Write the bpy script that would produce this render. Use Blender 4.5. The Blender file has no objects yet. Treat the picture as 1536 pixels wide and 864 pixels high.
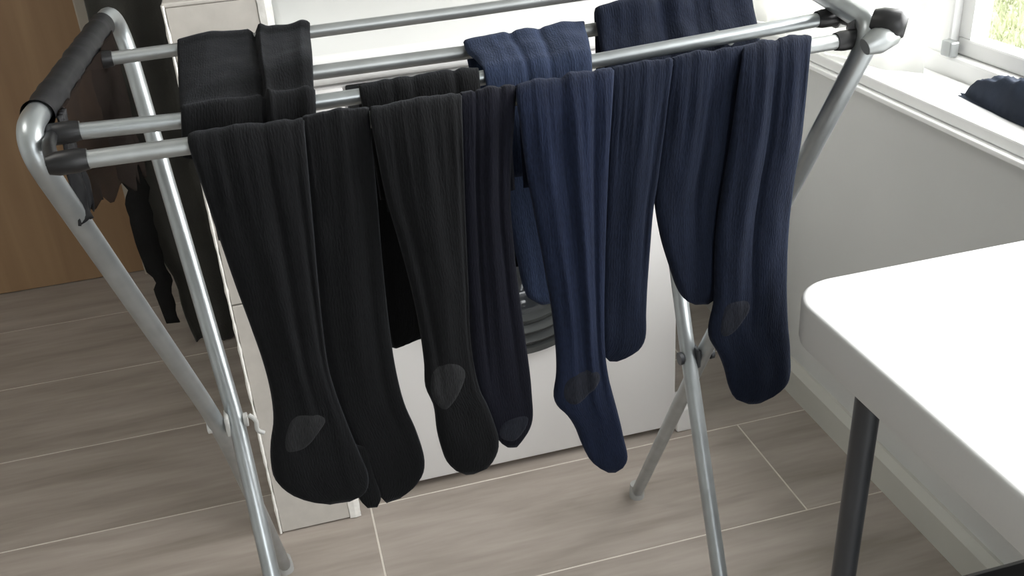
import bpy, bmesh, math, random
import numpy as np
from mathutils import Vector, Matrix, noise
from mathutils.bvhtree import BVHTree

C = bpy.context.scene.collection
random.seed(7)

# ------------------------------------------------------------------ camera
F, PITCH, YAW, ROLL, HC = 1483.7, .483952, -.22928, -.0731798, 1.2
def axes():
    cy, sy, cp, sp = math.cos(YAW), math.sin(YAW), math.cos(PITCH), math.sin(PITCH)
    fw = Vector((-sy*cp, cy*cp, -sp)); rt = Vector((cy, sy, 0)); up = rt.cross(fw)
    cr, sr = math.cos(ROLL), math.sin(ROLL)
    return rt*cr+up*sr, up*cr-rt*sr, fw
AX, AY, AF = axes()
EYE = Vector((0, 0, HC))
cam_d = bpy.data.cameras.new('camera'); cam = bpy.data.objects.new('camera', cam_d); C.objects.link(cam)
cam_d.sensor_width = 36; cam_d.lens = F/1536*36; cam_d.clip_start = .02
M4 = Matrix((AX, AY, -AF)).transposed().to_4x4(); M4.translation = EYE
cam.matrix_world = M4
bpy.context.scene.camera = cam

# ------------------------------------------------------------------ world, light, exposure
w = bpy.data.worlds.new('sky'); bpy.context.scene.world = w; w.use_nodes = True
bg = w.node_tree.nodes['Background']; bg.inputs[0].default_value = (.93, .97, 1, 1); bg.inputs[1].default_value = 3.0
def area(name, loc, rot, sx, sy, power, col=(1, 1, 1)):
    d = bpy.data.lights.new(name, 'AREA'); d.shape = 'RECTANGLE'; d.size = sx; d.size_y = sy; d.energy = power; d.color = col
    o = bpy.data.objects.new(name, d); C.objects.link(o); o.location = loc; o.rotation_euler = rot
    return o
# daylight through the side window, then two added fill lamps
area('window_daylight', (1.35, .85, 1.55), (0, math.radians(62), 0), 1.3, 1.9, 60, (1, .99, .97))
area('rear_fill', (.58, -1.25, 1.35), (math.radians(75), 0, math.radians(12)), .8, 1.4, 3.5, (1, .985, .96))  # added frontal fill from behind the viewer
area('left_floor_fill', (-.8, 1.0, 2.36), (0, 0, 0), .5, .5, 4.5, (1, .97, .92))  # unseen lamp, added to brighten the floor on the left
vs = bpy.context.scene.view_settings
vs.view_transform = 'Standard'; vs.look = 'None'; vs.gamma = 1; vs.use_curve_mapping = False; vs.exposure = 0.52

# ------------------------------------------------------------------ helpers
def ray(px, py): return (px-768)/F*AX-(py-432)/F*AY+AF
def onplane(px, py, n, d):                 # point of the sight line on the plane n.p = d
    r = ray(px, py); return EYE+r*((d-n.dot(EYE))/n.dot(r))
def aty(px, py, y): return onplane(px, py, Vector((0, 1, 0)), y)
def atz(px, py, z): return onplane(px, py, Vector((0, 0, 1)), z)
def atx(px, py, x): return onplane(px, py, Vector((1, 0, 0)), x)
def xat(px, y, z):                         # x of the point (x, y, z) seen in column px
    k = (px-768)/F
    n = AX-k*AF                            # n.(p-EYE)=0
    return -(n.y*y+n.z*(z-HC))/n.x

def link(name, me, mat=None, parent=None):
    o = bpy.data.objects.new(name, me); C.objects.link(o)
    if mat: me.materials.append(mat)
    if parent: o.parent = parent
    return o
def obj(name, bm, mat=None, parent=None, smooth=False):
    me = bpy.data.meshes.new(name)
    bmesh.ops.recalc_face_normals(bm, faces=bm.faces[:])
    bm.to_mesh(me); bm.free()
    if smooth:
        for p in me.polygons: p.use_smooth = True
    return link(name, me, mat, parent)
def autosmooth(o, ang=40):
    me = o.data
    for p in me.polygons: p.use_smooth = True
    try: me.set_sharp_from_angle(angle=math.radians(ang))
    except Exception: pass
    return o
def tag(o, label, cat, group=None):
    o['label'] = label; o['category'] = cat
    if group: o['group'] = group
    return o
def thing(name, label, cat, loc=(0, 0, 0), group=None):
    o = bpy.data.objects.new(name, None); C.objects.link(o); o.location = loc; o.empty_display_size = .05
    return tag(o, label, cat, group)
def struct(o): o['kind'] = 'structure'; return o

def box(bm, x0, x1, y0, y1, z0, z1, bev=0, seg=2):
    r = bmesh.ops.create_cube(bm, size=1)
    vsx = r['verts']
    for v in vsx:
        v.co = Vector(((x0+x1)/2+v.co.x*(x1-x0), (y0+y1)/2+v.co.y*(y1-y0), (z0+z1)/2+v.co.z*(z1-z0)))
    if bev:
        es = list({e for v in vsx for e in v.link_edges})
        bmesh.ops.bevel(bm, geom=es, offset=bev, segments=seg, profile=.5, affect='EDGES', clamp_overlap=True)
    return bm
def bx(*a, **k): return box(bmesh.new(), *a, **k)

def fillet(pts, rads, seg=8):
    out = [Vector(pts[0])]
    for i in range(1, len(pts)-1):
        p, a, b = Vector(pts[i]), Vector(pts[i-1]), Vector(pts[i+1])
        r = rads[i-1] if isinstance(rads, (list, tuple)) else rads
        if r <= 0: out.append(p); continue
        da, db = (a-p), (b-p); r2 = min(r, da.length*.49, db.length*.49)
        s, e = p+da.normalized()*r2, p+db.normalized()*r2
        for k in range(seg+1):
            t = k/seg; out.append(s*(1-t)**2+p*2*t*(1-t)+e*t*t)
    out.append(Vector(pts[-1])); return out
def tube(bm, pts, r, n=16, cap=True):
    rings = []; prev = None
    for i, p in enumerate(pts):
        t = (pts[min(i+1, len(pts)-1)]-pts[max(i-1, 0)]).normalized()
        if prev is None:
            u = t.cross(Vector((0, 0, 1)));
            if u.length < .1: u = t.cross(Vector((1, 0, 0)))
            u.normalize()
        else: u = (prev-t*prev.dot(t)).normalized()
        prev = u; v = t.cross(u)
        rr = r[i] if isinstance(r, (list, tuple)) else r
        rings.append([bm.verts.new(p+(u*math.cos(2*math.pi*k/n)+v*math.sin(2*math.pi*k/n))*rr) for k in range(n)])
    for a, b in zip(rings, rings[1:]):
        for k in range(n): bm.faces.new((a[k], a[(k+1) % n], b[(k+1) % n], b[k]))
    if cap: bm.faces.new(rings[0][::-1]); bm.faces.new(rings[-1])
    return bm
def tb(pts, r, n=16): return tube(bmesh.new(), [Vector(p) for p in pts], r, n)
def lathe_y(bm, cx, y0, cz, prof, n=64):   # prof: (radius, dy)
    rings = [[bm.verts.new((cx+r*math.cos(2*math.pi*k/n), y0+dy, cz+r*math.sin(2*math.pi*k/n))) for k in range(n)] for r, dy in prof]
    for a, b in zip(rings, rings[1:]):
        for k in range(n): bm.faces.new((a[k], a[(k+1) % n], b[(k+1) % n], b[k]))
    return bm

# ------------------------------------------------------------------ materials
def mat(name, col, rough=.5, metal=0, spec=.5, var=0, vscale=8, bump=0, bscale=60, sheen=0, trans=0, coat=0):
    m = bpy.data.materials.new(name); m.use_nodes = True
    nt = m.node_tree; b = nt.nodes['Principled BSDF']
    b.inputs['Base Color'].default_value = (*col, 1); b.inputs['Roughness'].default_value = rough
    b.inputs['Metallic'].default_value = metal; b.inputs['Specular IOR Level'].default_value = spec
    b.inputs['Coat Weight'].default_value = coat
    if sheen: b.inputs['Sheen Weight'].default_value = sheen; b.inputs['Sheen Roughness'].default_value = .6
    tc = nt.nodes.new('ShaderNodeTexCoord')
    if var:
        n = nt.nodes.new('ShaderNodeTexNoise'); n.inputs['Scale'].default_value = vscale; n.inputs['Detail'].default_value = 5
        nt.links.new(tc.outputs['Object'], n.inputs['Vector'])
        r = nt.nodes.new('ShaderNodeMapRange'); r.inputs[1].default_value = .3; r.inputs[2].default_value = .7
        r.inputs[3].default_value = 1-var; r.inputs[4].default_value = 1+var
        nt.links.new(n.outputs['Fac'], r.inputs[0])
        mx = nt.nodes.new('ShaderNodeVectorMath'); mx.operation = 'SCALE'; mx.inputs[0].default_value = col
        nt.links.new(r.outputs[0], mx.inputs['Scale']); nt.links.new(mx.outputs[0], b.inputs['Base Color'])
    if bump:
        n2 = nt.nodes.new('ShaderNodeTexNoise'); n2.inputs['Scale'].default_value = bscale; n2.inputs['Detail'].default_value = 3
        nt.links.new(tc.outputs['Object'], n2.inputs['Vector'])
        bp = nt.nodes.new('ShaderNodeBump'); bp.inputs['Strength'].default_value = bump; bp.inputs['Distance'].default_value = .002
        nt.links.new(n2.outputs['Fac'], bp.inputs['Height']); nt.links.new(bp.outputs[0], b.inputs['Normal'])
    return m

def knit(name, col, sheen=.05, ribw=.0026, tint=None):
    """ribbed cotton knit: ribs run along the length (UV in metres), soft random colour streaks, the lighter ones standing in for sheen"""
    m = bpy.data.materials.new(name); m.use_nodes = True
    nt = m.node_tree; b = nt.nodes['Principled BSDF']; L = nt.links
    b.inputs['Roughness'].default_value = .92; b.inputs['Specular IOR Level'].default_value = .1
    b.inputs['Sheen Weight'].default_value = sheen; b.inputs['Sheen Roughness'].default_value = .45
    b.inputs['Sheen Tint'].default_value = (*(tint or (.75, .8, .9)), 1)
    uv = nt.nodes.new('ShaderNodeUVMap')
    def noise_n(sx, sy, detail=4):
        mp = nt.nodes.new('ShaderNodeMapping'); mp.inputs['Scale'].default_value = (sx, sy, 1); L.new(uv.outputs[0], mp.inputs[0])
        n = nt.nodes.new('ShaderNodeTexNoise'); n.inputs['Scale'].default_value = 1; n.inputs['Detail'].default_value = detail
        L.new(mp.outputs[0], n.inputs[0]); return n
    streak = noise_n(130, 9); fine = noise_n(700, 160, 3); blot = noise_n(14, 9, 3)
    a = nt.nodes.new('ShaderNodeMath'); a.operation = 'MULTIPLY_ADD'; a.inputs[1].default_value = .8; L.new(streak.outputs['Fac'], a.inputs[0]); L.new(fine.outputs['Fac'], a.inputs[2])
    a2 = nt.nodes.new('ShaderNodeMath'); a2.operation = 'MULTIPLY_ADD'; a2.inputs[1].default_value = .6; L.new(blot.outputs['Fac'], a2.inputs[0]); L.new(a.outputs[0], a2.inputs[2])
    r = nt.nodes.new('ShaderNodeMapRange'); r.inputs[1].default_value = .8; r.inputs[2].default_value = 1.6; r.inputs[3].default_value = .6; r.inputs[4].default_value = 1.6
    L.new(a2.outputs[0], r.inputs[0])
    mx = nt.nodes.new('ShaderNodeVectorMath'); mx.operation = 'SCALE'; mx.inputs[0].default_value = col
    L.new(r.outputs[0], mx.inputs['Scale']); L.new(mx.outputs[0], b.inputs['Base Color'])
    sx = nt.nodes.new('ShaderNodeSeparateXYZ'); L.new(uv.outputs[0], sx.inputs[0])
    jit = nt.nodes.new('ShaderNodeMath'); jit.operation = 'MULTIPLY_ADD'; jit.inputs[1].default_value = .006; L.new(blot.outputs['Fac'], jit.inputs[0]); L.new(sx.outputs[0], jit.inputs[2])
    s = nt.nodes.new('ShaderNodeMath'); s.operation = 'MULTIPLY'; s.inputs[1].default_value = 2*math.pi/ribw; L.new(jit.outputs[0], s.inputs[0])
    sn = nt.nodes.new('ShaderNodeMath'); sn.operation = 'SINE'; L.new(s.outputs[0], sn.inputs[0])
    h = nt.nodes.new('ShaderNodeMath'); h.operation = 'MULTIPLY_ADD'; h.inputs[1].default_value = .045; L.new(sn.outputs[0], h.inputs[0]); L.new(a.outputs[0], h.inputs[2])
    bp = nt.nodes.new('ShaderNodeBump'); bp.inputs['Strength'].default_value = .5; bp.inputs['Distance'].default_value = .0016
    L.new(h.outputs[0], bp.inputs['Height']); L.new(bp.outputs[0], b.inputs['Normal'])
    return m

def floor_mat():
    m = bpy.data.materials.new('wood_look_tile'); m.use_nodes = True
    nt = m.node_tree; b = nt.nodes['Principled BSDF']; L = nt.links
    b.inputs['Roughness'].default_value = .42; b.inputs['Specular IOR Level'].default_value = .45
    tc = nt.nodes.new('ShaderNodeTexCoord'); oi = nt.nodes.new('ShaderNodeObjectInfo')
    cb = nt.nodes.new('ShaderNodeCombineXYZ'); k = nt.nodes.new('ShaderNodeMath'); k.operation = 'MULTIPLY'; k.inputs[1].default_value = 37
    L.new(oi.outputs['Random'], k.inputs[0]); L.new(k.outputs[0], cb.inputs[0]); L.new(k.outputs[0], cb.inputs[1])
    ad = nt.nodes.new('ShaderNodeVectorMath'); ad.operation = 'ADD'; L.new(tc.outputs['Object'], ad.inputs[0]); L.new(cb.outputs[0], ad.inputs[1])
    def nz(sx, sy, det, dist):
        mp = nt.nodes.new('ShaderNodeMapping'); mp.inputs['Scale'].default_value = (sx, sy, 1); L.new(ad.outputs[0], mp.inputs[0])
        n = nt.nodes.new('ShaderNodeTexNoise'); n.inputs['Scale'].default_value = 1; n.inputs['Detail'].default_value = det; n.inputs['Distortion'].default_value = dist
        L.new(mp.outputs[0], n.inputs[0]); return n
    n1 = nz(2.6, 15, 5, .5); n2 = nz(10, 90, 4, .2)
    mm = nt.nodes.new('ShaderNodeMath'); mm.operation = 'MULTIPLY_ADD'; mm.inputs[1].default_value = .35; L.new(n2.outputs['Fac'], mm.inputs[0]); L.new(n1.outputs['Fac'], mm.inputs[2])
    r = nt.nodes.new('ShaderNodeValToRGB'); e = r.color_ramp.elements
    e[0].position = .42; e[0].color = (.255, .22, .187, 1); e[1].position = 1.0; e[1].color = (.45, .40, .355, 1)
    q = r.color_ramp.elements.new(.68); q.color = (.35, .305, .268, 1)
    L.new(mm.outputs[0], r.inputs[0]); L.new(r.outputs[0], b.inputs['Base Color'])
    bp = nt.nodes.new('ShaderNodeBump'); bp.inputs['Strength'].default_value = .15; bp.inputs['Distance'].default_value = .001
    L.new(mm.outputs[0], bp.inputs['Height']); L.new(bp.outputs[0], b.inputs['Normal'])
    return m

def wood_mat():
    m = bpy.data.materials.new('door_wood'); m.use_nodes = True
    nt = m.node_tree; b = nt.nodes['Principled BSDF']; L = nt.links; b.inputs['Roughness'].default_value = .55
    tc = nt.nodes.new('ShaderNodeTexCoord'); mp = nt.nodes.new('ShaderNodeMapping'); mp.inputs['Scale'].default_value = (14, 14, 1.2); L.new(tc.outputs['Object'], mp.inputs[0])
    n = nt.nodes.new('ShaderNodeTexNoise'); n.inputs['Scale'].default_value = 1; n.inputs['Detail'].default_value = 5; n.inputs['Distortion'].default_value = .8; L.new(mp.outputs[0], n.inputs[0])
    r = nt.nodes.new('ShaderNodeValToRGB'); e = r.color_ramp.elements
    e[0].position = .3; e[0].color = (.255, .15, .077, 1); e[1].position = .75; e[1].color = (.34, .215, .115, 1)
    L.new(n.outputs['Fac'], r.inputs[0]); L.new(r.outputs[0], b.inputs['Base Color']); return m

def sheer_mat():
    m = bpy.data.materials.new('sheer_nylon'); m.use_nodes = True
    nt = m.node_tree; b = nt.nodes['Principled BSDF']; L = nt.links
    b.inputs['Base Color'].default_value = (.016, .0115, .0095, 1); b.inputs['Roughness'].default_value = 1; b.inputs['Specular IOR Level'].default_value = .05
    tr = nt.nodes.new('ShaderNodeBsdfTransparent'); mx = nt.nodes.new('ShaderNodeMixShader')
    tc = nt.nodes.new('ShaderNodeTexCoord'); n = nt.nodes.new('ShaderNodeTexNoise'); n.inputs['Scale'].default_value = 22; L.new(tc.outputs['Object'], n.inputs[0])
    r = nt.nodes.new('ShaderNodeMapRange'); r.inputs[3].default_value = .5; r.inputs[4].default_value = .95; L.new(n.outputs['Fac'], r.inputs[0])
    L.new(r.outputs[0], mx.inputs[0]); L.new(tr.outputs[0], mx.inputs[1]); L.new(b.outputs[0], mx.inputs[2])
    L.new(mx.outputs[0], nt.nodes['Material Output'].inputs[0]); return m
def glass_mat():
    m = bpy.data.materials.new('window_glass'); m.use_nodes = True
    nt = m.node_tree; L = nt.links
    tr = nt.nodes.new('ShaderNodeBsdfTransparent'); gl = nt.nodes.new('ShaderNodeBsdfGlossy'); gl.inputs['Roughness'].default_value = .02
    mx = nt.nodes.new('ShaderNodeMixShader'); mx.inputs[0].default_value = .06
    L.new(tr.outputs[0], mx.inputs[1]); L.new(gl.outputs[0], mx.inputs[2]); L.new(mx.outputs[0], nt.nodes['Material Output'].inputs[0]); return m
def blind_mat():
    m = bpy.data.materials.new('white_voile'); m.use_nodes = True
    nt = m.node_tree; L = nt.links
    d = nt.nodes.new('ShaderNodeBsdfDiffuse'); d.inputs[0].default_value = (.9, .9, .88, 1)
    t = nt.nodes.new('ShaderNodeBsdfTranslucent'); t.inputs[0].default_value = (.92, .92, .9, 1)
    mx = nt.nodes.new('ShaderNodeMixShader'); mx.inputs[0].default_value = .5
    L.new(d.outputs[0], mx.inputs[1]); L.new(t.outputs[0], mx.inputs[2]); L.new(mx.outputs[0], nt.nodes['Material Output'].inputs[0]); return m

BLACK = knit('black_cotton_knit', (.0042, .0043, .0047))
BLACKNAVY = knit('navy_black_cotton_knit', (.0046, .0048, .0082))
NAVY = knit('navy_cotton_knit', (.0070, .0102, .0225), tint=(.6, .7, 1))
NAVYL = knit('toplit_navy_cotton_knit', (.017, .0245, .048), tint=(.6, .7, 1))  # lighter copy of the navy: light from above put into the colour
NAVYD = knit('dark_navy_cotton_knit', (.0055, .0078, .0158), tint=(.6, .7, 1))
HEELB = knit('black_heel_knit', (.014, .014, .0145), sheen=.1, ribw=.0015)
HEELN = knit('navy_heel_knit', (.0105, .0115, .016), sheen=.1, ribw=.0015)
STEEL = mat('galvanised_steel', (.40, .425, .435), .36, .8, var=.1, vscale=30, bump=.08, bscale=80)
STEELD = mat('dull_steel', (.36, .375, .375), .42, .75, var=.12, vscale=25)
PLASTB = mat('black_plastic', (.007, .007, .008), .4, var=.2, bump=.2)
CLIPW = mat('pale_grey_plastic', (.55, .55, .53), .5, var=.08)
RUBBER = mat('grey_rubber', (.35, .35, .34), .7, var=.1)
WALLM = mat('painted_wall', (.64, .645, .63), .75, var=.02, vscale=3, bump=.06, bscale=180)
SKIRTM = mat('skirting_paint', (.56, .555, .505), .45, var=.02)
WHITEG = mat('white_gloss', (.86, .86, .85), .25, var=.02, vscale=4)
WHITEP = mat('white_enamel', (.74, .725, .715), .35, var=.02, vscale=4)
FRAMEM = mat('white_window_frame', (.78, .78, .77), .35, var=.02)
TABLEM = mat('white_table_top', (.54, .54, .535), .4, var=.01, bump=.04, bscale=300)
LEGM = mat('graphite_metal', (.045, .047, .052), .4, .3, var=.15)
TILEM = mat('beige_wall_tile', (.52, .49, .45), .4, var=.06, vscale=40, bump=.12, bscale=90)
TRIMW = mat('white_edge_trim', (.86, .84, .80), .4, var=.08, vscale=60, bump=.5, bscale=120)
GROUT = mat('pale_grout', (.66, .61, .545), .9, var=.08, vscale=30)
FLOORM = floor_mat(); WOODM = wood_mat()
ARCHM = mat('greige_architrave', (.42, .38, .32), .6, var=.12, vscale=5)
CURT = mat('charcoal_curtain', (.040, .039, .034), .9, spec=.2, var=.25, vscale=9, bump=.4, bscale=300, sheen=.15)
BLKF = mat('black_fleece', (.012, .012, .012), .95, spec=.1, var=.2, bump=.4, bscale=260)
GLOSSB = mat('black_gloss_panel', (.012, .013, .014), .25, var=.2)
DOORR = mat('grey_door_ring', (.05, .053, .053), .22, var=.15, vscale=12)
DGLASS = mat('dark_door_glass', (.02, .022, .024), .06, coat=.5)
SLEEVE = mat('black_sheer_layers', (.006, .006, .007), .6, spec=.3, var=.5, vscale=28, bump=.4, bscale=60, sheen=0)
SHEER = sheer_mat(); GLASS = glass_mat(); VOILE = blind_mat()
JACK = mat('navy_crumpled_cotton', (.019, .0255, .040), .85, spec=.2, var=.3, vscale=14, bump=.2, bscale=240, sheen=0)
LAWN = mat('lawn_turf', (.38, .40, .24), .9, var=.25, vscale=14, bump=.8, bscale=50)
BLADE = mat('grass_blade', (.43, .45, .28), .8, var=.3, vscale=3)

# ------------------------------------------------------------------ setting
XW = .956                                            # inner face of the window wall
fl = struct(obj('floor', bx(-1.7, 1.2, -1.0, 2.9, -.04, -.0007), GROUT))
def tile_zone(x0, x1, xj, ys):
    xs = [x0]+[x for x in xj if x0 < x < x1]+[x1]
    for ya, yb in zip(ys, ys[1:]):
        for xa, xb in zip(xs, xs[1:]):
            g = .0017
            o = obj('floor_tile', bx(-(xb-xa)/2+g, (xb-xa)/2-g, -(yb-ya)/2+g, (yb-ya)/2-g, -.009, 0, bev=.0003, seg=1), FLOORM, fl)
            o.location = ((xa+xb)/2, (ya+yb)/2, 0)
tile_zone(-1.69, .045, [-.84], [-.52, -.22, .08, .38, .68, .98, 1.28, 1.58, 1.874, 2.18, 2.48, 2.78, 2.89])
for i, (ya, yb) in enumerate([(-.41, -.14), (-.14, .13), (.13, .40), (.40, .67), (.67, .94), (.94, 1.208), (1.208, 1.481), (1.481, 1.75), (1.75, 2.02), (2.02, 2.2)]):
    tile_zone(.045, 1.19, [.79] if i % 2 == 0 else [1.02], [ya, yb])

# window wall (right): below, beside and above the opening
SZ, WY0, WY1, WZ1 = .70, .15, 1.86, 1.75
bm = bmesh.new()
box(bm, XW, XW+.2, -1.0, 2.3, -.04, SZ); box(bm, XW, XW+.2, -1.0, WY0, SZ, 2.4)
box(bm, XW, XW+.2, WY1, 2.3, SZ, 2.4); box(bm, XW, XW+.2, WY0, WY1, WZ1, 2.4)
struct(obj('wall_right', bm, WALLM))
struct(obj('wall_back', bx(.03, XW, 2.12, 2.3, -.04, 2.4), WALLM))
bm = bmesh.new(); box(bm, -.46+.03, .03, 2.715, 2.9, -.04, 2.4); box(bm, -1.7, -1.42, 2.715, 2.9, -.04, 2.4); box(bm, -1.42, -.43, 2.715, 2.9, 2.05, 2.4); box(bm, .0, .03, 2.3, 2.715, -.04, 2.4)
struct(obj('wall_hall', bm, WALLM))
struct(obj('wall_left', bx(-1.9, -1.7, -1.0, 2.9, -.04, 2.4), WALLM))
bm = bmesh.new(); box(bm, -1.9, .2, -1.2, -1.0, -.04, 2.4); box(bm, 1.0, 1.16, -1.2, -1.0, -.04, 2.4); box(bm, .2, 1.0, -1.2, -1.0, 2.08, 2.4)
struct(obj('wall_front', bm, WALLM))
struct(obj('ceiling', bx(-1.9, 1.16, -1.2, 2.9, 2.4, 2.5), WALLM))
# skirting along the window wall, chamfered top
bm = bmesh.new()
pr = [(XW, 0), (XW-.017, 0), (XW-.017, .058), (XW-.006, .073), (XW, .073)]
a = [bm.verts.new((x, -.98, z)) for x, z in pr]; b_ = [bm.verts.new((x, 2.1, z)) for x, z in pr]
for k in range(5): bm.faces.new((a[k], a[(k+1) % 5], b_[(k+1) % 5], b_[k]))
bm.faces.new(a); bm.faces.new(b_[::-1])
struct(obj('baseboard_right', bm, SKIRTM))

# window: sill board, frame with two lights, glass panes
win = bpy.data.objects.new('window_1', None); C.objects.link(win); win.location = (1.06, 1.0, SZ); struct(win)
def wpart(n, bm, m):
    o = obj(n, bm, m, win); o.matrix_parent_inverse = Matrix.Translation((-1.06, -1.0, -SZ)); return o
wpart('window_sill', bx(XW-.013, 1.05, -.02, 1.92, SZ-.001, SZ+.018, bev=.003, seg=2), WHITEG)
wpart('sill_bead', bx(XW-.024, XW-.0005, -.02, 1.92, SZ-.010, SZ-.0012, bev=.002), WHITEG)
wpart('frame_bottom', bx(1.05, 1.11, WY0, WY1, SZ+.0005, SZ+.05, bev=.006), FRAMEM)
wpart('frame_top', bx(1.05, 1.11, WY0, WY1, WZ1-.05, WZ1-.001, bev=.006), FRAMEM)
for ya, yb in ((WY0+.001, WY0+.05), (1.34, 1.40), (WY1-.05, WY1-.001)):
    wpart('frame_post', bx(1.053, 1.107, ya, yb, SZ+.048, WZ1-.048, bev=.005), FRAMEM)
for ya, yb in ((WY0+.05, 1.34), (1.40, WY1-.05)):
    bm = bmesh.new(); s = .028
    box(bm, 1.066, 1.1, ya+.0005, yb-.0005, SZ+.05, SZ+.05+s, bev=.004); box(bm, 1.066, 1.1, ya+.0005, yb-.0005, WZ1-.05-s, WZ1-.05, bev=.004)
    box(bm, 1.067, 1.099, ya+.0005, ya+s, SZ+.05+s, WZ1-.05-s); box(bm, 1.067, 1.099, yb-s, yb-.0005, SZ+.05+s, WZ1-.05-s)
    wpart('sash', bm, FRAMEM)
    wpart('window_pane', bx(1.08, 1.084, ya+s, yb-s, SZ+.05+s, WZ1-.05-s), GLASS)
wpart('sash_stay', bx(1.04, 1.056, 1.32, 1.345, SZ+.05, SZ+.075, bev=.003), STEELD)

# wooden door and pale architrave at the end of the hall
d1 = struct(obj('door_1', bx(-1.42, -.43, 2.722, 2.765, .002, 2.04, bev=.002), WOODM))
obj('door_handle', tb([(-1.36, 2.722, 1.0), (-1.36, 2.69, 1.0), (-1.27, 2.685, 1.0)], .009, 12), STEELD, d1)
struct(obj('trim_1', bx(-.429, -.37, 2.690, 2.714, 0, 2.1, bev=.004), ARCHM))

# end wall of the washing machine recess, faced with tile
PX0, PX1, PY = -.122, .026, 1.459
pier = struct(obj('wall_pier', bx(PX0+.003, PX1-.002, PY+.009, 2.3, -.02, .938), WALLM))
for z0, z1 in ((.003, .47), (.473, .938)):
    obj('wall_tile', bx(PX0+.004, PX1-.0215, PY, PY+.0088, z0, z1, bev=.001, seg=1), TILEM, pier)
def trim_strip(name, x0, x1, seed):                  # uneven bead of sealant / edge trim
    bm = bmesh.new(); n = 70; rows = []
    for i in range(n+1):
        z = .002+.94*i/n; j = noise.noise(Vector((seed, z*45, 0)))*.0016+noise.noise(Vector((seed+9, z*140, 0)))*.0009
        rows.append([bm.verts.new(p) for p in ((x0-j*.5, PY+.0088, z), (x0-j, PY-.0012, z), ((x0+x1)/2, PY-.0028-abs(j), z), (x1+j, PY-.0008, z), (x1+j, PY+.0088, z))])
    for r0, r1 in zip(rows, rows[1:]):
        for k in range(5): bm.faces.new((r0[k], r0[(k+1) % 5], r1[(k+1) % 5], r1[k]))
    bm.faces.new(rows[0]); bm.faces.new(rows[-1][::-1])
    return obj(name, bm, TRIMW, pier)
trim_strip('edge_trim', PX0-.001, PX0+.0035, 3)
trim_strip('edge_trim', PX1-.021, PX1-.001, 8)
obj('cap', bx(PX0, PX1, PY-.001, 2.11, .9385, .945, bev=.002), TILEM, pier)

# lawn outside
lawn = obj('lawn', bx(1.2, 9, -2, 12, -.3, -.2), LAWN); struct(lawn); lawn.name = 'ground'
rng = random.Random(3); V = []; Fc = []
for i in range(26000):
    x = rng.uniform(2.2, 6.2); y = rng.uniform(2.4, 7.2); h = rng.uniform(.03, .075); a_ = rng.uniform(0, 6.28); wd = rng.uniform(.004, .009)
    dx, dy = math.cos(a_)*wd, math.sin(a_)*wd; k = len(V)
    V += [(x-dx, y-dy, -.2), (x+dx, y+dy, -.2), (x+rng.uniform(-.04, .04), y+rng.uniform(-.04, .04), -.2+h)]; Fc.append((k, k+1, k+2))
me = bpy.data.meshes.new('grass'); me.from_pydata(V, [], Fc); gr = link('grass', me, BLADE)
gr['kind'] = 'stuff'; tag(gr, 'bright green lawn grass outside the window', 'grass')

# ------------------------------------------------------------------ washing machine
wm = thing('washing_machine', 'white front-loading washing machine standing in the recess behind the airer', 'washing machine', (.34, 1.8, 0))
def part(n, bm, m, par, sm=0):
    o = obj(n, bm, m, par)
    if par.type == 'EMPTY': o.matrix_parent_inverse = Matrix.Translation(-par.location)
    if sm: autosmooth(o, sm)
    return o
WX0, WX1, WY = .034, .665, 1.5
body = part('body', bx(WX0, WX1, WY, 2.09, .014, .79, bev=.008), WHITEP, wm, 40)
part('top_plate', bx(WX0-.004, WX1+.004, WY-.012, 2.1, .792, .838, bev=.014, seg=4), WHITEG, wm, 40)
part('control_panel', bx(.112, .305, WY-.007, WY+.002, .705, .788, bev=.003), GLOSSB, wm, 40)
part('detergent_drawer', bx(.043, .108, WY-.008, WY+.002, .70, .787, bev=.004), WHITEP, wm, 40)
bm = bmesh.new(); lathe_y(bm, .53, WY, .745, [(.03, .001), (.03, -.012), (.026, -.018), (.0005, -.018)], 32); part('dial', bm, WHITEG, wm, 40)
bm = bmesh.new(); lathe_y(bm, .362, WY, .46, [(.203, .002), (.203, -.012), (.197, -.022), (.186, -.022), (.181, -.014), (.176, -.026), (.166, -.034), (.157, -.024), (.15, -.034), (.141, -.042), (.132, -.03), (.126, -.036), (.118, -.04), (.112, -.028), (.112, .002)], 96)
ring = part('door', bm, DOORR, wm, 50)
bm = bmesh.new(); lathe_y(bm, .362, WY, .46, [(.113, -.028), (.10, -.012), (.07, -.004), (.03, 0), (.0005, 0)], 64); o = obj('door_glass', bm, DGLASS, ring, True); o.matrix_parent_inverse = Matrix.Translation(-wm.location) if False else o.matrix_parent_inverse
part('rear_knob', bx(.377, .393, 1.484, 1.4885, .826, .832, bev=.002), PLASTB, wm)
for x in (WX0+.05, WX1-.05):
    for y in (WY+.06, 2.04): part('foot', tb([(x, y, 0), (x, y, .0145)], .02, 14), PLASTB, wm)
part('plinth', bx(WX1+.001, .712, WY-.004, 1.56, 0, .055, bev=.004), WHITEP, wm)

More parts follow.
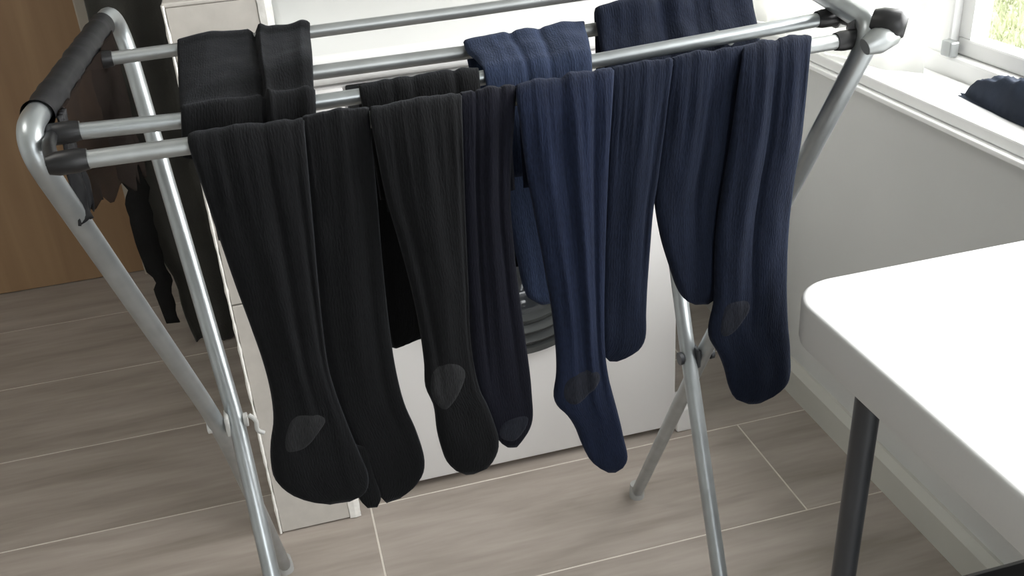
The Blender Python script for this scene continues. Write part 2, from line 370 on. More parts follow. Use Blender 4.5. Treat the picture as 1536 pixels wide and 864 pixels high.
# ------------------------------------------------------------------ long dark curtain by the hall door
def curtain():
    t = thing('door_curtain', 'long charcoal door curtain touching the floor behind the left end of the airer', 'curtain', (-.24, 2.23, 0))
    bm = bmesh.new(); nu, nv = 60, 60; grid = []
    for j in range(nv+1):
        v = j/nv; z = 2.2*(1-v)+.004*v
        xl = -.335 if z > .45 else -.335+(.45-z)/.45*.055
        xl += .012*noise.noise(Vector((z*9, 2, 0)))*(1.6 if z < .5 else .6)
        row = []
        for i in range(nu+1):
            u = i/nu; x = xl+u*(.02-xl)
            y = 2.235+.016*math.sin(u*21+.4*math.sin(z*3))+.010*noise.noise(Vector((u*9, z*2.2, 1)))
            zz = z+(.012*abs(noise.noise(Vector((u*14, 0, 7)))) if j == nv else 0)
            row.append(bm.verts.new((x, y, zz)))
        grid.append(row)
    for j in range(nv):
        for i in range(nu): bm.faces.new((grid[j][i], grid[j][i+1], grid[j+1][i+1], grid[j+1][i]))
    o = part('drape', bm, CURT, t, 180)
    md = o.modifiers.new('thick', 'SOLIDIFY'); md.thickness = .005; md.offset = 0
    # torn black hem strip on the left edge, hanging lower layer
    bm = bmesh.new(); prev = None
    for j in range(41):
        z = .62*(1-j/40)+.09; k = noise.noise(Vector((z*22, 5, 0)))
        a_ = bm.verts.new((-.352+.02*max(0, k)+(.03 if z < .3 else 0)*(1-z/.3), 2.196, z)); b2 = bm.verts.new((-.300+.012*k, 2.190, z))
        if prev: bm.faces.new((prev[0], prev[1], b2, a_))
        prev = (a_, b2)
    o = part('frayed_edge', bm, BLKF, t, 180); md = o.modifiers.new('thick', 'SOLIDIFY'); md.thickness = .004
    part('curtain_rod', tb([(-.42, 2.235, 2.215), (.06, 2.235, 2.215)], .01), STEELD, t)
    for x in (-.40,):
        part('rod_bracket', tb([(x, 2.235, 2.215), (x, 2.235, 2.399)], .006), STEELD, t)
    part('rod_bracket', tb([(.0, 2.235, 2.215), (.0, 2.235, 2.399)], .006), STEELD, t)
curtain()

# ------------------------------------------------------------------ airer
air = thing('clothes_airer', 'folding silver metal clothes airer on crossed legs hung with tights', 'clothes airer', (.18, 1.08, 0))
def apart(n, bm, m, sm=60, label=None):
    o = part(n, bm, m, air, sm)
    if label: o['label'] = label
    return o
ZT = .965
LA = Vector((-.197, .833, ZT)); LB = Vector((-.170, 1.375, ZT)); LP = Vector((-.1255, 1.103, .487))
LFA = Vector((-.118, 1.362, .008)); LFB = Vector((-.087, .80, .008))
RA = Vector((.552, .808, ZT)); RB = Vector((.537, 1.38, ZT)); RP = Vector((.5, 1.065, .47))
RFA = Vector((.52, 1.343, .008)); RFC = Vector((.462, .80, .008))
off = Vector((.012, 0, 0))
def bent(a, b, k):                                    # leg passing its pivot
    return a*(1-k)+b*k
left_loop = fillet([LFA, LP-off*.9, LA, LB, LP+off*.9, LFB], [.10, .05, .085, .02], 12)
right_loop = fillet([RFA, RP+off*.9, RA, Vector((.594, 1.03, .970)), RB, RP-off*.9, RFC], [.04, .03, .10, .085, .04], 12)
apart('end_frame', tube(bmesh.new(), left_loop, .0105, 20), STEEL)
apart('end_frame', tube(bmesh.new(), right_loop, .0105, 20), STEEL)
for p in (LFA, LFB, RFA, RFC): apart('foot_cap', tb([p-Vector((0, 0, .008)), p+Vector((0, 0, .004)), p+Vector((0, 0, .02))], [.0135, .0135, .012], 16), RUBBER)
def pivot(P, m, dirx):
    bm = bmesh.new()
    tube(bm, [P-Vector((.022, 0, 0)), P+Vector((.022, 0, 0))], .0045, 12)
    tube(bm, [P-Vector((.025, 0, 0)), P-Vector((.020, 0, 0))], .009, 12); tube(bm, [P+Vector((.020, 0, 0)), P+Vector((.025, 0, 0))], .009, 12)
    box(bm, P.x-.003, P.x+.003, P.y-.012, P.y+.012, P.z-.014, P.z+.014, bev=.002)
    apart('pivot_clip', bm, m)
pivot(LP, CLIPW, 1); pivot(RP, LEGM, -1)
bm = bmesh.new(); tube(bm, fillet([LP+Vector((.028, -.01, .012)), LP+Vector((.036, -.012, .004)), LP+Vector((.034, -.012, -.012)), LP+Vector((.042, -.012, -.018))], .006, 4), .003, 8); apart('pivot_tail', bm, CLIPW)

ZR, RR = .95, .0072
# each rail hangs a little under the wet clothes: points along it, straight in plan
def rail_line(pts, x0=None, x1=None):
    a_, b2 = atz(*pts[0], ZR), atz(*pts[-1], ZR)
    n = Vector((-(b2.y-a_.y)/(b2.x-a_.x), 1, 0)); d = n.dot(a_)
    P_ = [onplane(px, py, n, d) for px, py in pts]
    if x0 is not None:
        P_[0] = P_[0].lerp(P_[1], (x0-P_[0].x)/(P_[1].x-P_[0].x)) 
        P_[-1] = P_[-1]+(P_[-1]-P_[-2])*((x1-P_[-1].x)/(P_[-1].x-P_[-2].x)) if x1 > P_[-1].x else P_[-1]
    xs = [p.x for p in P_]
    yf = lambda x: a_.y+(b2.y-a_.y)*(x-a_.x)/(b2.x-a_.x)
    zf = lambda x: float(np.interp(x, xs, [p.z for p in P_]))
    yf.sag = lambda x: zf(x)-ZR
    return P_, yf, zf
LN1, yN1, zN1 = rail_line([(92, 244.5), (282, 219), (457, 194.5), (554, 179.5), (692, 157.5), (774, 146), (920, 119.5), (1010, 104), (1216, 69), (1280, 58.5)])
LN2, yN2, zN2 = rail_line([(84, 201), (272, 181), (400, 165), (528, 146), (710, 119), (890, 92), (1145, 45), (1250, 25.5)])
LR3, yR3, zR3 = rail_line([(472, 109), (693, 79.5), (890, 44.5)], .02, .475)
LR4, yR4, zR4 = rail_line([(466, 48), (700, 17), (815, 0.5)], -.176, .541)
N1a, N1b, N2a, N2b, R4a, R4b = LN1[0], LN1[-1], LN2[0], LN2[-1], LR4[0], LR4[-1]
for l_, m_ in ((LN1, STEELD), (LN2, STEEL), (LR3, STEELD), (LR4, STEELD)): apart('rail', tube(bmesh.new(), l_, RR, 16), m_)
# cross braces under the clothes carry the short third rail
for x in (.029, .46):
    apart('cross_brace', tb([(x, yN2(x)+.004, zN2(x)-.007), (x, yR3(x), zR3(x)-.011), (x, yR4(x), zR4(x)-.011)], .004, 10), STEELD)
# black plastic clips at the rail ends
def clip(a_, b2, r=.0098): return tb([a_, a_*.75+b2*.25, a_*.25+b2*.75, b2], [r*.8, r, r, r*.85], 12)
dx = (N1b-N1a).normalized()
for P, s in ((N1a, 1), (N2a, 1), (N1b, -1), (N2b, -1), (R4a, 1), (R4b, -1)):
    apart('rail_clip', clip(P-dx*s*.010, P+dx*s*.020), PLASTB)
bm = bmesh.new(); tube(bm, fillet([N1a-dx*.006, N1a-dx*.012+Vector((0, .03, .006)), N2a-dx*.004], .01, 5), .0055, 10)
tube(bm, fillet([N2a-dx*.004, N2a-dx*.022+Vector((0, .004, .008)), Vector((LA.x+.002, N2a.y+.012, ZT))], .01, 5), .0055, 10); apart('rail_link', bm, PLASTB)
bm = bmesh.new(); tube(bm, fillet([N2b+dx*.006, N2b+dx*.01+Vector((0, -.035, .002)), N1b+dx*.012+Vector((0, .02, .004)), RA+Vector((-.006, .022, -.004))], .012, 5), .0075, 10)
tube(bm, fillet([N1b+dx*.004, N1b+dx*.014, RA+Vector((-.004, .006, -.012))], .006, 4), .007, 10); apart('rail_link', bm, PLASTB)
apart('rail_collar', tb([N2b+dx*.002, N2b+dx*.016], .0118, 14), CLIPW)
# flattened tube end and black stop at the right near corner
bm = bmesh.new(); tube(bm, [RA+Vector((-.012, -.004, -.016)), RA+Vector((.0, -.004, -.012)), RA+Vector((.016, -.002, -.008)), RA+Vector((.026, .002, -.004))], [.008, .0125, .011, .004], 14); apart('tube_flare', bm, STEELD)
bm = bmesh.new(); tube(bm, [RA+Vector((.004, .012, .002)), RA+Vector((.010, .006, .001)), RA+Vector((.022, -.004, 0)), RA+Vector((.027, -.008, -.001))], [.012, .0145, .0145, .010], 18); apart('corner_stop', bm, PLASTB)

# ------------------------------------------------------------------ tights
def cr(a, b, c, d, t):
    return .5*((2*b)+(c-a)*t+(2*a-5*b+4*c-d)*t*t+(3*b-a-3*c+d)*t**3)
def loft(name, rows, matl, parent, nv=80, nf=44, nb=16, folds=(), seed=0, wr=.0016, pleat=0, endclose=True, edge=.5):
    """rows: (L, R, half thickness). A flattened knitted tube with soft folds; UV in metres."""
    rows = [(Vector(l), Vector(r), t) for l, r, t in rows]
    mids = [(l+r)/2 for l, r, t in rows]; cum = [0]
    for a_, b2 in zip(mids, mids[1:]): cum.append(cum[-1]+max((b2-a_).length, .002))
    tot = cum[-1]; Ls, Rs, Ts, S = [], [], [], []
    for j in range(nv+1):
        s = tot*j/nv; i = 0
        while i < len(cum)-2 and cum[i+1] < s: i += 1
        t = (s-cum[i])/(cum[i+1]-cum[i]); g = lambda q: rows[min(max(q, 0), len(rows)-1)]
        q = [g(i-1), g(i), g(i+1), g(i+2)]
        si = [cum[min(max(i+e, 0), len(cum)-1)] for e in (-1, 0, 1, 2)]; h = si[2]-si[1]
        for out, c in ((Ls, 0), (Rs, 1)):
            m0 = (q[2][c]-q[0][c])*(h/max(si[2]-si[0], 1e-6)); m1 = (q[3][c]-q[1][c])*(h/max(si[3]-si[1], 1e-6))
            out.append(q[1][c]*(2*t**3-3*t*t+1)+m0*(t**3-2*t*t+t)+q[2][c]*(3*t*t-2*t**3)+m1*(t**3-t*t))
        Ts.append(q[1][2]*(1-t)+q[2][2]*t); S.append(s)
    n = nf+nb; verts = []; uvs = []
    for j in range(nv+1):
        l, r = Ls[j], Rs[j]; m = (l+r)/2; w_ = (r-l); hw = w_.length/2; ax = w_.normalized()
        j0, j1 = max(j-1, 0), min(j+1, nv)
        tg = ((Ls[j1]+Rs[j1])-(Ls[j0]+Rs[j0]))
        if tg.length < 1e-6: tg = Vector((0, 0, -1))
        nr = ax.cross(tg)
        nr = nr.normalized()*(-1)                     # towards the viewer on the hanging side
        if nr.length < .5: nr = Vector((0, -1, 0))
        v = j/nv; near_end = min(1, (tot-S[j])/.03) if endclose else 1
        thick = Ts[j]*math.sqrt(max(.02, near_end)); fade = (1-min(1, max(0, (v-.62)/.25))) if endclose else .5
        for k in range(n):
            if k <= nf: u = -1+2*k/nf; front = 1
            else: u = 1-2*(k-nf)/(nb); front = 0
            un = math.copysign(abs(u)**.85, u)        # denser at the rims
            prof = (max(0, 1-abs(un)**7))**edge
            d = thick*prof
            f = 0
            for (u0, u1, amp, wd) in folds:
                uf = u0+(u1-u0)*v; f += amp*math.exp(-((un-uf)/wd)**2)*fade
            p0 = m+ax*(un*hw)
            f += wr*noise.noise(Vector((un*hw*34+seed, S[j]*5, seed)))*1.6
            f += wr*.6*noise.noise(Vector((p0.x*60+seed, S[j]*30, seed+3)))
            if pleat: f += pleat*math.sin(un*hw*420+3*noise.noise(Vector((un*6, seed, 0))))*math.exp(-((S[j]-pleat_s[0])/.05)**2)
            f *= prof**.7*(1-.7*math.exp(-((S[j]-.118)/.03)**2)*(1 if endclose else 0))
            p = p0+nr*((d+f) if front else (-d*.8+f*.35))
            verts.append(p); uvs.append((un*hw+(0 if front else 3), S[j]))
    faces = []
    for j in range(nv):
        for k in range(n):
            a_, b2 = j*n+k, j*n+(k+1) % n
            faces.append((a_, b2, b2+n, a_+n))
    faces.append(tuple(range(n))[::-1]); faces.append(tuple(range(nv*n, nv*n+n)))
    me = bpy.data.meshes.new(name); me.from_pydata([tuple(p) for p in verts], [], faces); me.update()
    uvl = me.uv_layers.new(name='UVMap')
    for p in me.polygons:
        p.use_smooth = len(p.vertices) == 4
        for li in p.loop_indices: uvl.data[li].uv = uvs[me.loops[li].vertex_index]
    bm = bmesh.new(); bm.from_mesh(me); bmesh.ops.recalc_face_normals(bm, faces=bm.faces[:]); bm.to_mesh(me); bm.free()
    o = link(name, me, matl, parent)
    if parent.type == 'EMPTY': o.matrix_parent_inverse = Matrix.Translation(-parent.location)
    return o
pleat_s = [.14]
TOPC = ZR+RR+.0023                                     # centre line of a folded leg over a rail
NPL = Vector((-(N1b.y-N1a.y)/(N1b.x-N1a.x), 1, 0)); D1 = NPL.dot(N1a)
def hang(px, py, dy): return onplane(px, py, NPL, D1-dy)
def leg(name, pairs, matl, parent, dy=.020, th=.0080, back=.10, **kw):
    (l0, r0) = pairs[0]
    def top(px, dy_, dz):                             # point over the rail seen in column px
        x = 0
        for _ in range(5): x = xat(px, yN1(x)+dy_, zN1(x)+RR+.0023+dz)
        return Vector((x, yN1(x)+dy_, zN1(x)+RR+.0023+dz))
    pl, pr = l0[0], r0[0]
    L0, R0 = top(pl, 0, 0), top(pr, 0, 0)
    rows = []
    for dz in (back, back*.5, .018):                  # tail behind the rail
        rows.append((L0+Vector((.004, .0125, -dz)), R0+Vector((-.004, .0125, -dz)), .0035))
    rows.append((L0+Vector((0, .008, -.003)), R0+Vector((0, .008, -.003)), .0018))
    rows.append((L0, R0, .0018))
    rows.append((top(pl, -dy*.55, -.0035), top(pr, -dy*.55, -.0035), .0022))
    while L0.z-hang(*pairs[1][0], dy).z < .05 or R0.z-hang(*pairs[1][1], dy).z < .05: pairs = [pairs[0]]+pairs[2:]
    a_, b2 = hang(*pairs[1][0], dy), hang(*pairs[1][1], dy)
    kl, kr = .024/max(.03, L0.z-a_.z), .024/max(.03, R0.z-b2.z)
    rows.append((top(pl+(pairs[1][0][0]-pl)*kl, -dy, -.024), top(pr+(pairs[1][1][0]-pr)*kr, -dy, -.024), .005))
    for l, r in pairs[1:]:
        rows.append((hang(*l, dy), hang(*r, dy), th))
    return loft(name, rows, matl, parent, **kw)
def patch(name, poly, legobj, matl, label, nn=26):
    """knitted-in heel or toe: a thin skin lying on the leg, outlined by poly (pixels)"""
    dg = bpy.context.evaluated_depsgraph_get()
    me = legobj.data; bv = BVHTree.FromPolygons([v.co.copy() for v in me.vertices], [tuple(p.vertices) for p in me.polygons])
    pts = [hang(px, py, .02) for px, py in poly]
    c = sum(pts, Vector())/len(pts)
    dense = []
    for a_, b2 in zip(pts, pts[1:]+pts[:1]):
        for k in range(5): dense.append(a_.lerp(b2, k/5))
    sm = []
    N = len(dense)
    for i in range(N): sm.append((dense[i-2]+dense[i-1]+dense[i]+dense[(i+1) % N]+dense[(i+2) % N])/5)
    rings = 7; bm = bmesh.new(); R_ = []
    dr = NPL.normalized()
    def cast(p, off):
        h = bv.ray_cast(p-dr*.2, dr)
        return (h[0] if h[0] else p)-dr*off
    cen = bm.verts.new(cast(c, .0012))
    for q in range(1, rings+1):
        R_.append([bm.verts.new(cast(c.lerp(p, q/rings), .0012 if q < rings else -.0004)) for p in sm])
    for i in range(N):
        bm.faces.new((cen, R_[0][i], R_[0][(i+1) % N]))
        for q in range(rings-1): bm.faces.new((R_[q][i], R_[q+1][i], R_[q+1][(i+1) % N], R_[q][(i+1) % N]))
    uvl = bm.loops.layers.uv.new('UVMap')
    for f in bm.faces:
        for l in f.loops: l[uvl].uv = (l.vert.co.x, l.vert.co.z)
    o = obj(name, bm, matl, legobj, True); o['label'] = label
    return o

def P(s): return [tuple(tuple(float(q) for q in e.split(',')) for e in r.split('-')) for r in s.split()]
def make_tights(name, label, x):
    return thing(name, label, 'tights', (x, yN1(x), TOPC), 'tights drying over the airer rails')

T1 = make_tights('black_tights', 'leftmost pair of black ribbed tights, waist spread back across all the rails', -.03)
l1 = leg('leg', P('282,204-457,179 290,235-463,222 305,290-466,280 328,355-471,350 352,425-477,422 376,490-484,490 395,545-492,548 406,590-504,590 410,630-519,630 406,662-532,662 406,692-544,690 413,720-552,710 436,740-552,730 466,751-543,744 494,757-524,753'), BLACK, T1,
         dy=.024, folds=((.75, .9, -.004, .08), (-.2, .1, .003, .25), (.35, .2, -.0025, .12)), seed=1, pleat=.0012)
part('toe_fold', bmesh.new(), BLACK, T1) if False else None
toe = loft('toe_fold', [(hang(522, 660, .016), hang(552, 668, .016), .006), (hang(527, 700, .016), hang(560, 705, .016), .007), (hang(532, 730, .016), hang(570, 735, .016), .007), (hang(540, 750, .016), hang(571, 750, .016), .006), (hang(551, 762, .016), hang(566, 761, .016), .004)], BLACK, T1, nv=24, nf=20, nb=10, seed=5)
patch('heel', [(424, 668), (425, 640), (436, 614), (460, 610), (484, 613), (488, 622), (474, 640), (458, 662), (440, 668)], l1, HEELB, 'charcoal reinforced heel')
l2 = leg('leg', P('453,180-554,164 459,230-560,226 465,300-566,298 470,370-572,374 477,430-578,436 484,500-586,506 492,555-595,560 505,610-607,606 522,655-624,645 540,695-636,684 555,722-635,706 568,742-621,729 580,755-600,748'), BLACK, T1,
         dy=.012, folds=((.1, -.1, .003, .3), (.6, .5, -.002, .15)), seed=2, pleat=.001)
def W(parent, rows, matl, folds=(), seed=0, name='waist', nv=70, nf=60, wr=.0016):
    return loft(name, rows, matl, parent, nv=nv, nf=nf, nb=20, folds=folds, seed=seed, wr=wr, endclose=False, edge=.4)
def row(pxl, pxr, y, z, th):
    f = (lambda x: y) if not callable(y) else y
    def s(px, z):
        x = 0
        for _ in range(4): x = xat(px, f(x), z+f.sag(x))
        return Vector((x, f(x), z+f.sag(x)))
    zz = z if isinstance(z, tuple) else (z, z)
    return (s(pxl, zz[0]), s(pxr, zz[1]), th)
def o_(fn, d):
    g = lambda x: fn(x)+d
    g.sag = fn.sag; return g
ZW = ZR+RR+.0024
W(T1, [row(269, 461, o_(yR4, .014), .905, .0035), row(268, 463, o_(yR4, .014), .93, .0035), row(266, 464, o_(yR4, .009), ZW-.003, .003), row(266, 465, o_(yR4, 0), ZW, .002),
       row(266, 465, o_(yR4, -.02), ZW-.006, .004), row(267, 467, o_(yR4, -.09), (ZW-.013, ZW-.003), .004), row(269, 469, o_(yR3, 0), (ZW-.015, ZW+.003), .004), row(270, 471, o_(yN2, .03), ZW-.008, .004), row(270, 472, o_(yN2, .010), ZW-.001, .003), row(271, 473, o_(yN2, 0), ZW+.001, .0022),
       row(272, 474, o_(yN2, -.014), ZW-.010, .005), row(274, 475, o_(yN2, -.026), ZW-.035, .005), row(286, 474, o_(yN2, -.030), .925, .003)], BLACK,
  folds=((.12, .26, -.014, .045), (.24, .30, .009, .07), (.9, .88, .006, .1), (-.5, -.45, .004, .3)), seed=11)

T2 = make_tights('black_tights', 'second pair of black tights from the left, waistband hanging down behind the second rail', .11)
l3 = leg('leg', P('555,164-693,142 564,225-694,215 577,290-697,290 597,360-700,370 617,435-703,440 630,500-705,500 636,545-711,548 638,580-720,585 650,608-730,605 655,645-742,636 662,672-748,660 670,692-744,682 684,706-730,702 697,711-712,710'), BLACK, T2,
         dy=.024, folds=((-.75, -.4, -.003, .15), (.1, .0, .0025, .3), (.92, .85, -.003, .06)), seed=3, pleat=.001)
patch('heel', [(640, 575), (642, 548), (656, 538), (672, 533), (690, 540), (696, 552), (688, 575), (676, 594), (664, 608), (650, 600), (644, 590)], l3, HEELB, 'charcoal reinforced heel')
l4 = leg('leg', P('690,143-774,130 692,215-769,212 694,290-765,292 697,370-771,375 700,440-780,450 703,500-788,508 708,550-795,560 716,590-798,595 728,620-799,622 738,643-794,642 748,661-785,657 760,670-776,669'), BLACKNAVY, T2,
         dy=.011, folds=((-.45, -.5, -.004, .07), (.0, .1, .003, .2), (.4, .55, -.0025, .1)), seed=4, pleat=.001)
patch('toe', [(752, 662), (748, 648), (756, 634), (772, 626), (790, 624), (796, 630), (786, 652), (772, 667)], l4, HEELN, 'navy-tinted toe')
W(T2, [row(592, 640, o_(yN2, .020), (.668, .676), .003), row(585, 700, o_(yN2, .020), (.675, .70), .004), row(560, 718, o_(yN2, .020), .75, .0045), row(545, 720, o_(yN2, .018), .86, .005), row(539, 719, o_(yN2, .016), .93, .005), row(538, 718, o_(yN2, .009), ZW-.003, .0035), row(538, 718, yN2, ZW-.0008, .0014),
       row(541, 720, o_(yN2, -.011), ZW-.008, .004), row(550, 722, o_(yN2, -.026), ZW-.035, .005), row(560, 724, o_(yN2, -.032), .90, .005), row(570, 726, o_(yN2, -.034), .86, .004)], BLACK,
  folds=((-.5, -.45, -.003, .07), (-.15, -.1, -.003, .06), (.2, .15, .001, .09), (.55, .6, -.004, .06), (.8, .75, .001, .08)), seed=12, wr=.0012)

T3 = make_tights('navy_tights', 'pair of navy tights in the middle, waist coloured paler for light from above, folded over two rails behind', .25)
l5 = leg('leg', P('774,131-921,104 779,200-917,190 790,262-912,262 803,330-909,335 816,400-907,405 827,465-906,470 833,520-907,525 834,560-912,562 830,592-919,590 836,609-925,612 850,622-930,632 862,640-935,655 873,667-940,676 886,691-940,690 902,704-933,702 912,709-924,708'), NAVY, T3,
         dy=.024, folds=((-.15, .2, -.004, .08), (.1, .35, .004, .15), (.55, .7, -.003, .08), (-.6, -.3, .003, .15)), seed=6, pleat=.0012)
patch('heel', [(838, 590), (840, 566), (856, 552), (876, 545), (894, 548), (896, 560), (884, 576), (868, 594), (852, 600)], l5, HEELN, 'dark grey reinforced heel')
l6 = leg('leg', P('918,105-1010,89 913,180-1000,172 909,260-988,252 906,330-978,325 903,400-972,400 902,460-968,465 902,500-967,503 904,522-958,522 908,536-938,536 914,542-926,542'), NAVYD, T3,
         dy=.011, folds=((.0, .0, .003, .3), (.7, .6, -.003, .12)), seed=7, pleat=.0012)
W(T3, [row(812, 880, o_(yR3, .019), .628, .003), row(790, 890, o_(yR3, .019), .645, .004), row(774, 892, o_(yR3, .019), .70, .0045), row(735, 888, o_(yR3, .018), .82, .005), row(703, 880, o_(yR3, .016), .93, .005), row(696, 877, o_(yR3, .009), ZW-.003, .0035), row(695, 876, yR3, ZW+.0005, .002),
       row(700, 879, o_(yR3, -.018), ZW-.005, .0055), row(712, 883, o_(yR3, -.045), ZW-.006, .0055), row(722, 886, o_(yN2, .008), ZW-.001, .0035), row(724, 887, yN2, ZW+.0005, .002), row(728, 888, o_(yN2, -.011), ZW-.008, .004),
       row(733, 889, o_(yN2, -.026), ZW-.035, .005), row(740, 890, o_(yN2, -.032), .90, .005), row(745, 890, o_(yN2, -.034), .86, .004)], NAVYL,
  folds=((-.6, -.55, .001, .07), (-.3, -.2, -.005, .06), (.0, .05, .0015, .07), (.3, .2, -.004, .06), (.65, .6, .001, .08)), seed=13, wr=.0016)

T4 = make_tights('navy_tights', 'rightmost pair of navy tights, hanging shorter, waist bunched over the third rail', .42)
l7 = leg('leg', P('1009,89-1119,71 1001,150-1112,140 990,220-1102,215 981,290-1092,290 989,350-1084,350 1003,398-1079,400 1015,432-1075,430 1028,450-1072,447 1042,457-1063,456'), NAVYD, T4,
         dy=.011, folds=((.2, .0, -.004, .1), (-.2, -.4, .003, .2)), seed=8, pleat=.0012)
l8 = leg('leg', P('1113,72-1217,55 1105,140-1211,125 1095,210-1203,197 1083,280-1191,270 1074,340-1183,340 1071,400-1180,400 1070,450-1180,450 1062,490-1182,490 1064,508-1184,510 1077,530-1185,535 1086,553-1185,556 1093,580-1179,576 1104,599-1162,593 1120,605-1142,603'), NAVYD, T4,
         dy=.024, folds=((.05, -.05, -.004, .06), (-.4, -.45, .004, .2), (.4, .4, .003, .25)), seed=9, pleat=.001)
patch('heel', [(1070, 490), (1076, 462), (1082, 448), (1100, 441), (1116, 444), (1119, 456), (1106, 474), (1092, 492), (1078, 500)], l8, HEELN, 'dark grey reinforced heel')
W(T4, [row(900, 1128, o_(yR3, .020), .80, .004), row(895, 1126, o_(yR3, .020), .88, .005), row(892, 1125, o_(yR3, .016), .945, .007), row(891, 1124, o_(yR3, .006), ZW+.006, .008), row(892, 1126, o_(yR3, -.004), ZW+.007, .008),
       row(897, 1131, o_(yR3, -.025), ZW-.010, .006), row(904, 1139, o_(yN2, .030), .938, .005), row(912, 1141, o_(yN2, 0), .926, .005), row(917, 1142, o_(yN2, -.026), .918, .005), row(920, 1142, o_(yN2, -.034), .89, .005), row(924, 1142, o_(yN2, -.034), .85, .004)], NAVYD,
  folds=((-.3, -.1, -.006, .07), (-.1, .1, .005, .08), (.1, .3, -.005, .06), (.35, .5, .004, .08)), seed=14, wr=.003)

# ------------------------------------------------------------------ sheer stocking over the left end bar
st = thing('sheer_stocking', 'sheer black stocking wrapped over the left end bar of the airer, ragged end hanging', 'stocking', (LA+LB)/2)
def onbar(y): return LA.lerp(LB, (y-LA.y)/(LB.y-LA.y))
bm = bmesh.new(); pts = []; rads = []
for i in range(41):
    y = .895+(1.262-.895)*i/40; p = onbar(y); pts.append(p+Vector((.0, 0, -.0015)))
    rads.append(.0132+.0012*noise.noise(Vector((y*40, 0, 0)))+(.0006 if i % 7 == 0 else 0))
tube(bm, pts, rads, 28, cap=False)
for v in bm.verts:
    v.co += Vector((noise.noise(v.co*70), noise.noise(v.co*70+Vector((5, 0, 0))), noise.noise(v.co*70+Vector((9, 0, 0)))))*.0009
o = part('wrap', bm, SLEEVE, st, 180); o['label'] = 'opaque black layers rolled round the bar'
def hangsheet(name, y0, y1, zb, matl, x0, seed, thick=.0008):
    bm = bmesh.new(); nu, nv = 40, 26; g = []
    for j in range(nv+1):
        v = j/nv; rw = []
        for i in range(nu+1):
            u = i/nu; y = y0+(y1-y0)*u; p = onbar(y); bot = zb(u)
            z = ZT-.004-(ZT-.004-bot)*v
            yy = y+(-.02*v if name == 'dark_edge' else .015*v*(u-.3))
            rw.append(bm.verts.new((p.x+.0135+x0+.006*math.sin(u*11+seed)*v+.004*noise.noise(Vector((u*8, v*4, seed))), yy, z)))
        g.append(rw)
    for j in range(nv):
        for i in range(nu): bm.faces.new((g[j][i], g[j][i+1], g[j+1][i+1], g[j+1][i]))
    o = part(name, bm, matl, st, 180); md = o.modifiers.new('thick', 'SOLIDIFY'); md.thickness = thick
    return o
hangsheet('sheer_panel', .905, 1.235, lambda u: .872-.075*min(1, u*1.25)+.014*noise.noise(Vector((u*9, 1, 2)))-.02*(u > .96), SHEER, .0, 1)
o = hangsheet('dark_edge', .893, .922, lambda u: .868+.02*noise.noise(Vector((u*5, 4, 2))), SLEEVE, .002, 4, .0016); o['label'] = 'black gathered edge'

# ------------------------------------------------------------------ table, stool
tz = .74
tab = thing('folding_table', 'white plastic folding table with rounded corner and dark grey legs, under the window', 'table', (.69, .2, 0))
bm = bmesh.new(); TX0, TX1, TY0, TY1, R0 = .444, .93, -.62, .757, .05
def rr(x0, x1, y0, y1, r, n=10):
    o = []
    for cx, cy, a0 in ((x1-r, y1-r, 0), (x0+r, y1-r, 90), (x0+r, y0+r, 180), (x1-r, y0+r, 270)):
        for k in range(n+1):
            a_ = math.radians(a0+90*k/n); o.append((cx+r*math.cos(a_), cy+r*math.sin(a_)))
    return o
prof = [(.006, -.046), (.001, -.044), (0, -.040), (0, -.004), (.0006, -.0016), (.002, -.0004), (.004, 0)]
rg = [[bm.verts.new((x, y, tz+dz)) for x, y in rr(TX0+i, TX1-i, TY0+i, TY1-i, R0-i*.8)] for i, dz in prof]
for a_, b2 in zip(rg, rg[1:]):
    for k in range(len(a_)): bm.faces.new((a_[k], a_[(k+1) % len(a_)], b2[(k+1) % len(a_)], b2[k]))
bm.faces.new(rg[0][::-1]); bm.faces.new(rg[-1])
part('table_top', bm, TABLEM, tab, 50)
for x, y in ((.4615, .628), (.90, .628), (.4615, -.5), (.90, -.5)):
    lo = part('leg', tb([(x-(.012 if x < .6 else -.012), y, .012), (x, y, tz-.044)], .0115, 20), LEGM, tab, 40)
    f_ = obj('leg_cap', tb([(x-(.012 if x < .6 else -.012), y, 0), (x-(.012 if x < .6 else -.012), y, .02)], .0135, 16), PLASTB, lo)
part('apron_bar', tb([(.48, .628, tz-.06), (.888, .628, tz-.06)], .009, 12), LEGM, tab, 40)

stl = thing('stool', 'black plastic stool pushed under the white table, only its rim showing', 'stool', (.72, .48, 0))
bm = bmesh.new(); prof = [(.02, .405), (.004, .41), (0, .42), (0, .438), (.003, .446), (.010, .45), (.018, .446), (.024, .436), (.06, .432)]
rg = [[bm.verts.new((x, y, z)) for x, y in rr(.52+i, .90-i, .30+i, .622-i, .05-i*.5)] for i, z in prof]
for a_, b2 in zip(rg, rg[1:]):
    for k in range(len(a_)): bm.faces.new((a_[k], a_[(k+1) % len(a_)], b2[(k+1) % len(a_)], b2[k]))
bm.faces.new(rg[0][::-1]); bm.faces.new(rg[-1])
part('seat', bm, PLASTB, stl, 50)
for x, y in ((.57, .57), (.85, .57), (.57, .35), (.85, .35)):
    part('leg', tb([(x+(x-.71)*.15, y+(y-.46)*.15, 0), (x, y, .412)], [.013, .018], 12), PLASTB, stl, 40)

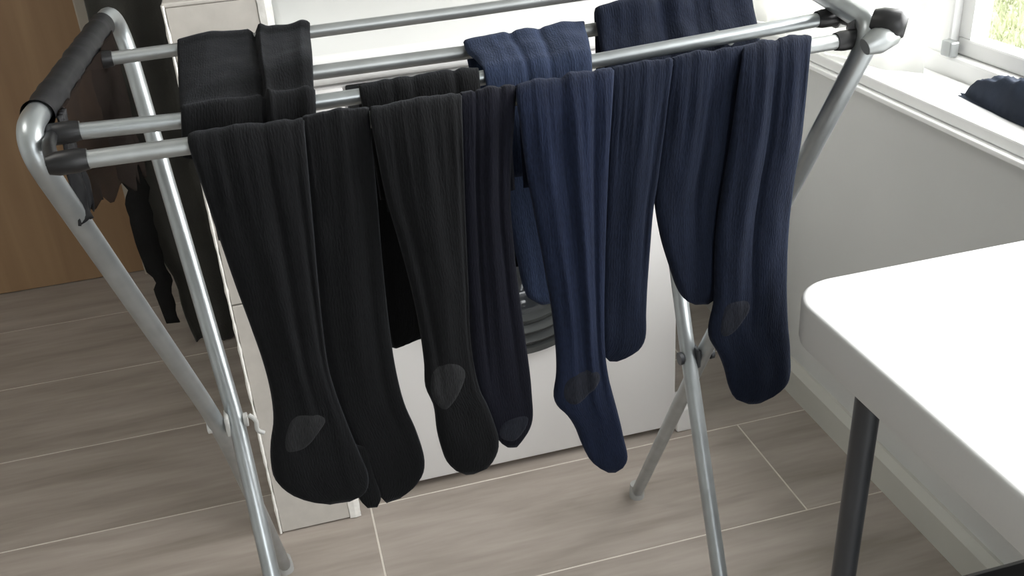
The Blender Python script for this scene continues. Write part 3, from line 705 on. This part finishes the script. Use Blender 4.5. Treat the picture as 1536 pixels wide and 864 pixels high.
# ------------------------------------------------------------------ voile and crumpled garment on the sill
vo = thing('voile_curtain', 'white translucent voile curtain drawn over the far window light, hem on the sill', 'curtain', (.97, 1.6, SZ))
bm = bmesh.new(); nu, nv = 90, 30; g = []
path = [Vector((.968, 1.84, 0)), Vector((.964, 1.43, 0)), Vector((1.024, 1.357, 0))]; pl = fillet(path, .03, 8)
cl = [0]
for a_, b2 in zip(pl, pl[1:]): cl.append(cl[-1]+(b2-a_).length)
def along(u):
    d = u*cl[-1]; k = 0
    while k < len(cl)-2 and cl[k+1] < d: k += 1
    return pl[k].lerp(pl[k+1], (d-cl[k])/(cl[k+1]-cl[k])), (pl[k+1]-pl[k]).normalized()
for j in range(nv+1):
    v = j/nv; z = SZ+.0195+(1.85-SZ-.02)*v; rw = []
    for i in range(nu+1):
        u = i/nu; p, t = along(u); nrm = Vector((t.y, -t.x, 0))
        a_ = .006*math.sin(u*44+.6*math.sin(v*3))*min(1, (1-u)*6)+.004*noise.noise(Vector((u*6, v*5, 2)))
        p = p+nrm*a_
        rw.append(bm.verts.new((p.x, p.y, z)))
    g.append(rw)
for j in range(nv):
    for i in range(nu): bm.faces.new((g[j][i], g[j][i+1], g[j+1][i+1], g[j+1][i]))
o = part('drape', bm, VOILE, vo, 180); md = o.modifiers.new('thick', 'SOLIDIFY'); md.thickness = .0012
part('curtain_pole', tb([(.966, .05, 1.858), (.966, 1.95, 1.858)], .007), FRAMEM, vo)

bm = bmesh.new(); nu, nv = 90, 60; g = []
for j in range(nv+1):
    v = j/nv*2-1; rw = []
    for i in range(nu+1):
        u = i/nu*2-1
        r_ = max(0, 1-abs(u)**3-abs(v)**2.6) if abs(u) < 1 else 0
        wd = .034-.012*max(0, u)**2; x = 1.014+.008*max(0, u)+v*(wd+.004*noise.noise(Vector((u*4, 0, 8)))); y = .955+u*.285+.012*noise.noise(Vector((v*3, 3, 1)))
        q = Vector((x*16, y*10, 3)); h = (.046-.016*max(0, u)**2)*r_**.28
        h += r_**.4*(.014*noise.noise(q)+.016*(1-abs(noise.noise(Vector((x*28+y*9, y*16-x*12, 5))))*2)+.006*noise.noise(Vector((x*70, y*60, 2))))
        rw.append(bm.verts.new((x, y, SZ+.0187+max(0, h))))
    g.append(rw)
for j in range(nv):
    for i in range(nu): bm.faces.new((g[j][i], g[j][i+1], g[j+1][i+1], g[j+1][i]))
bm.faces.new([r[0] for r in g]+[]) if False else None
ga = obj('crumpled_garment', bm, JACK, None, True)
tag(ga, 'crumpled navy cotton garment lying on the white window sill', 'garment')
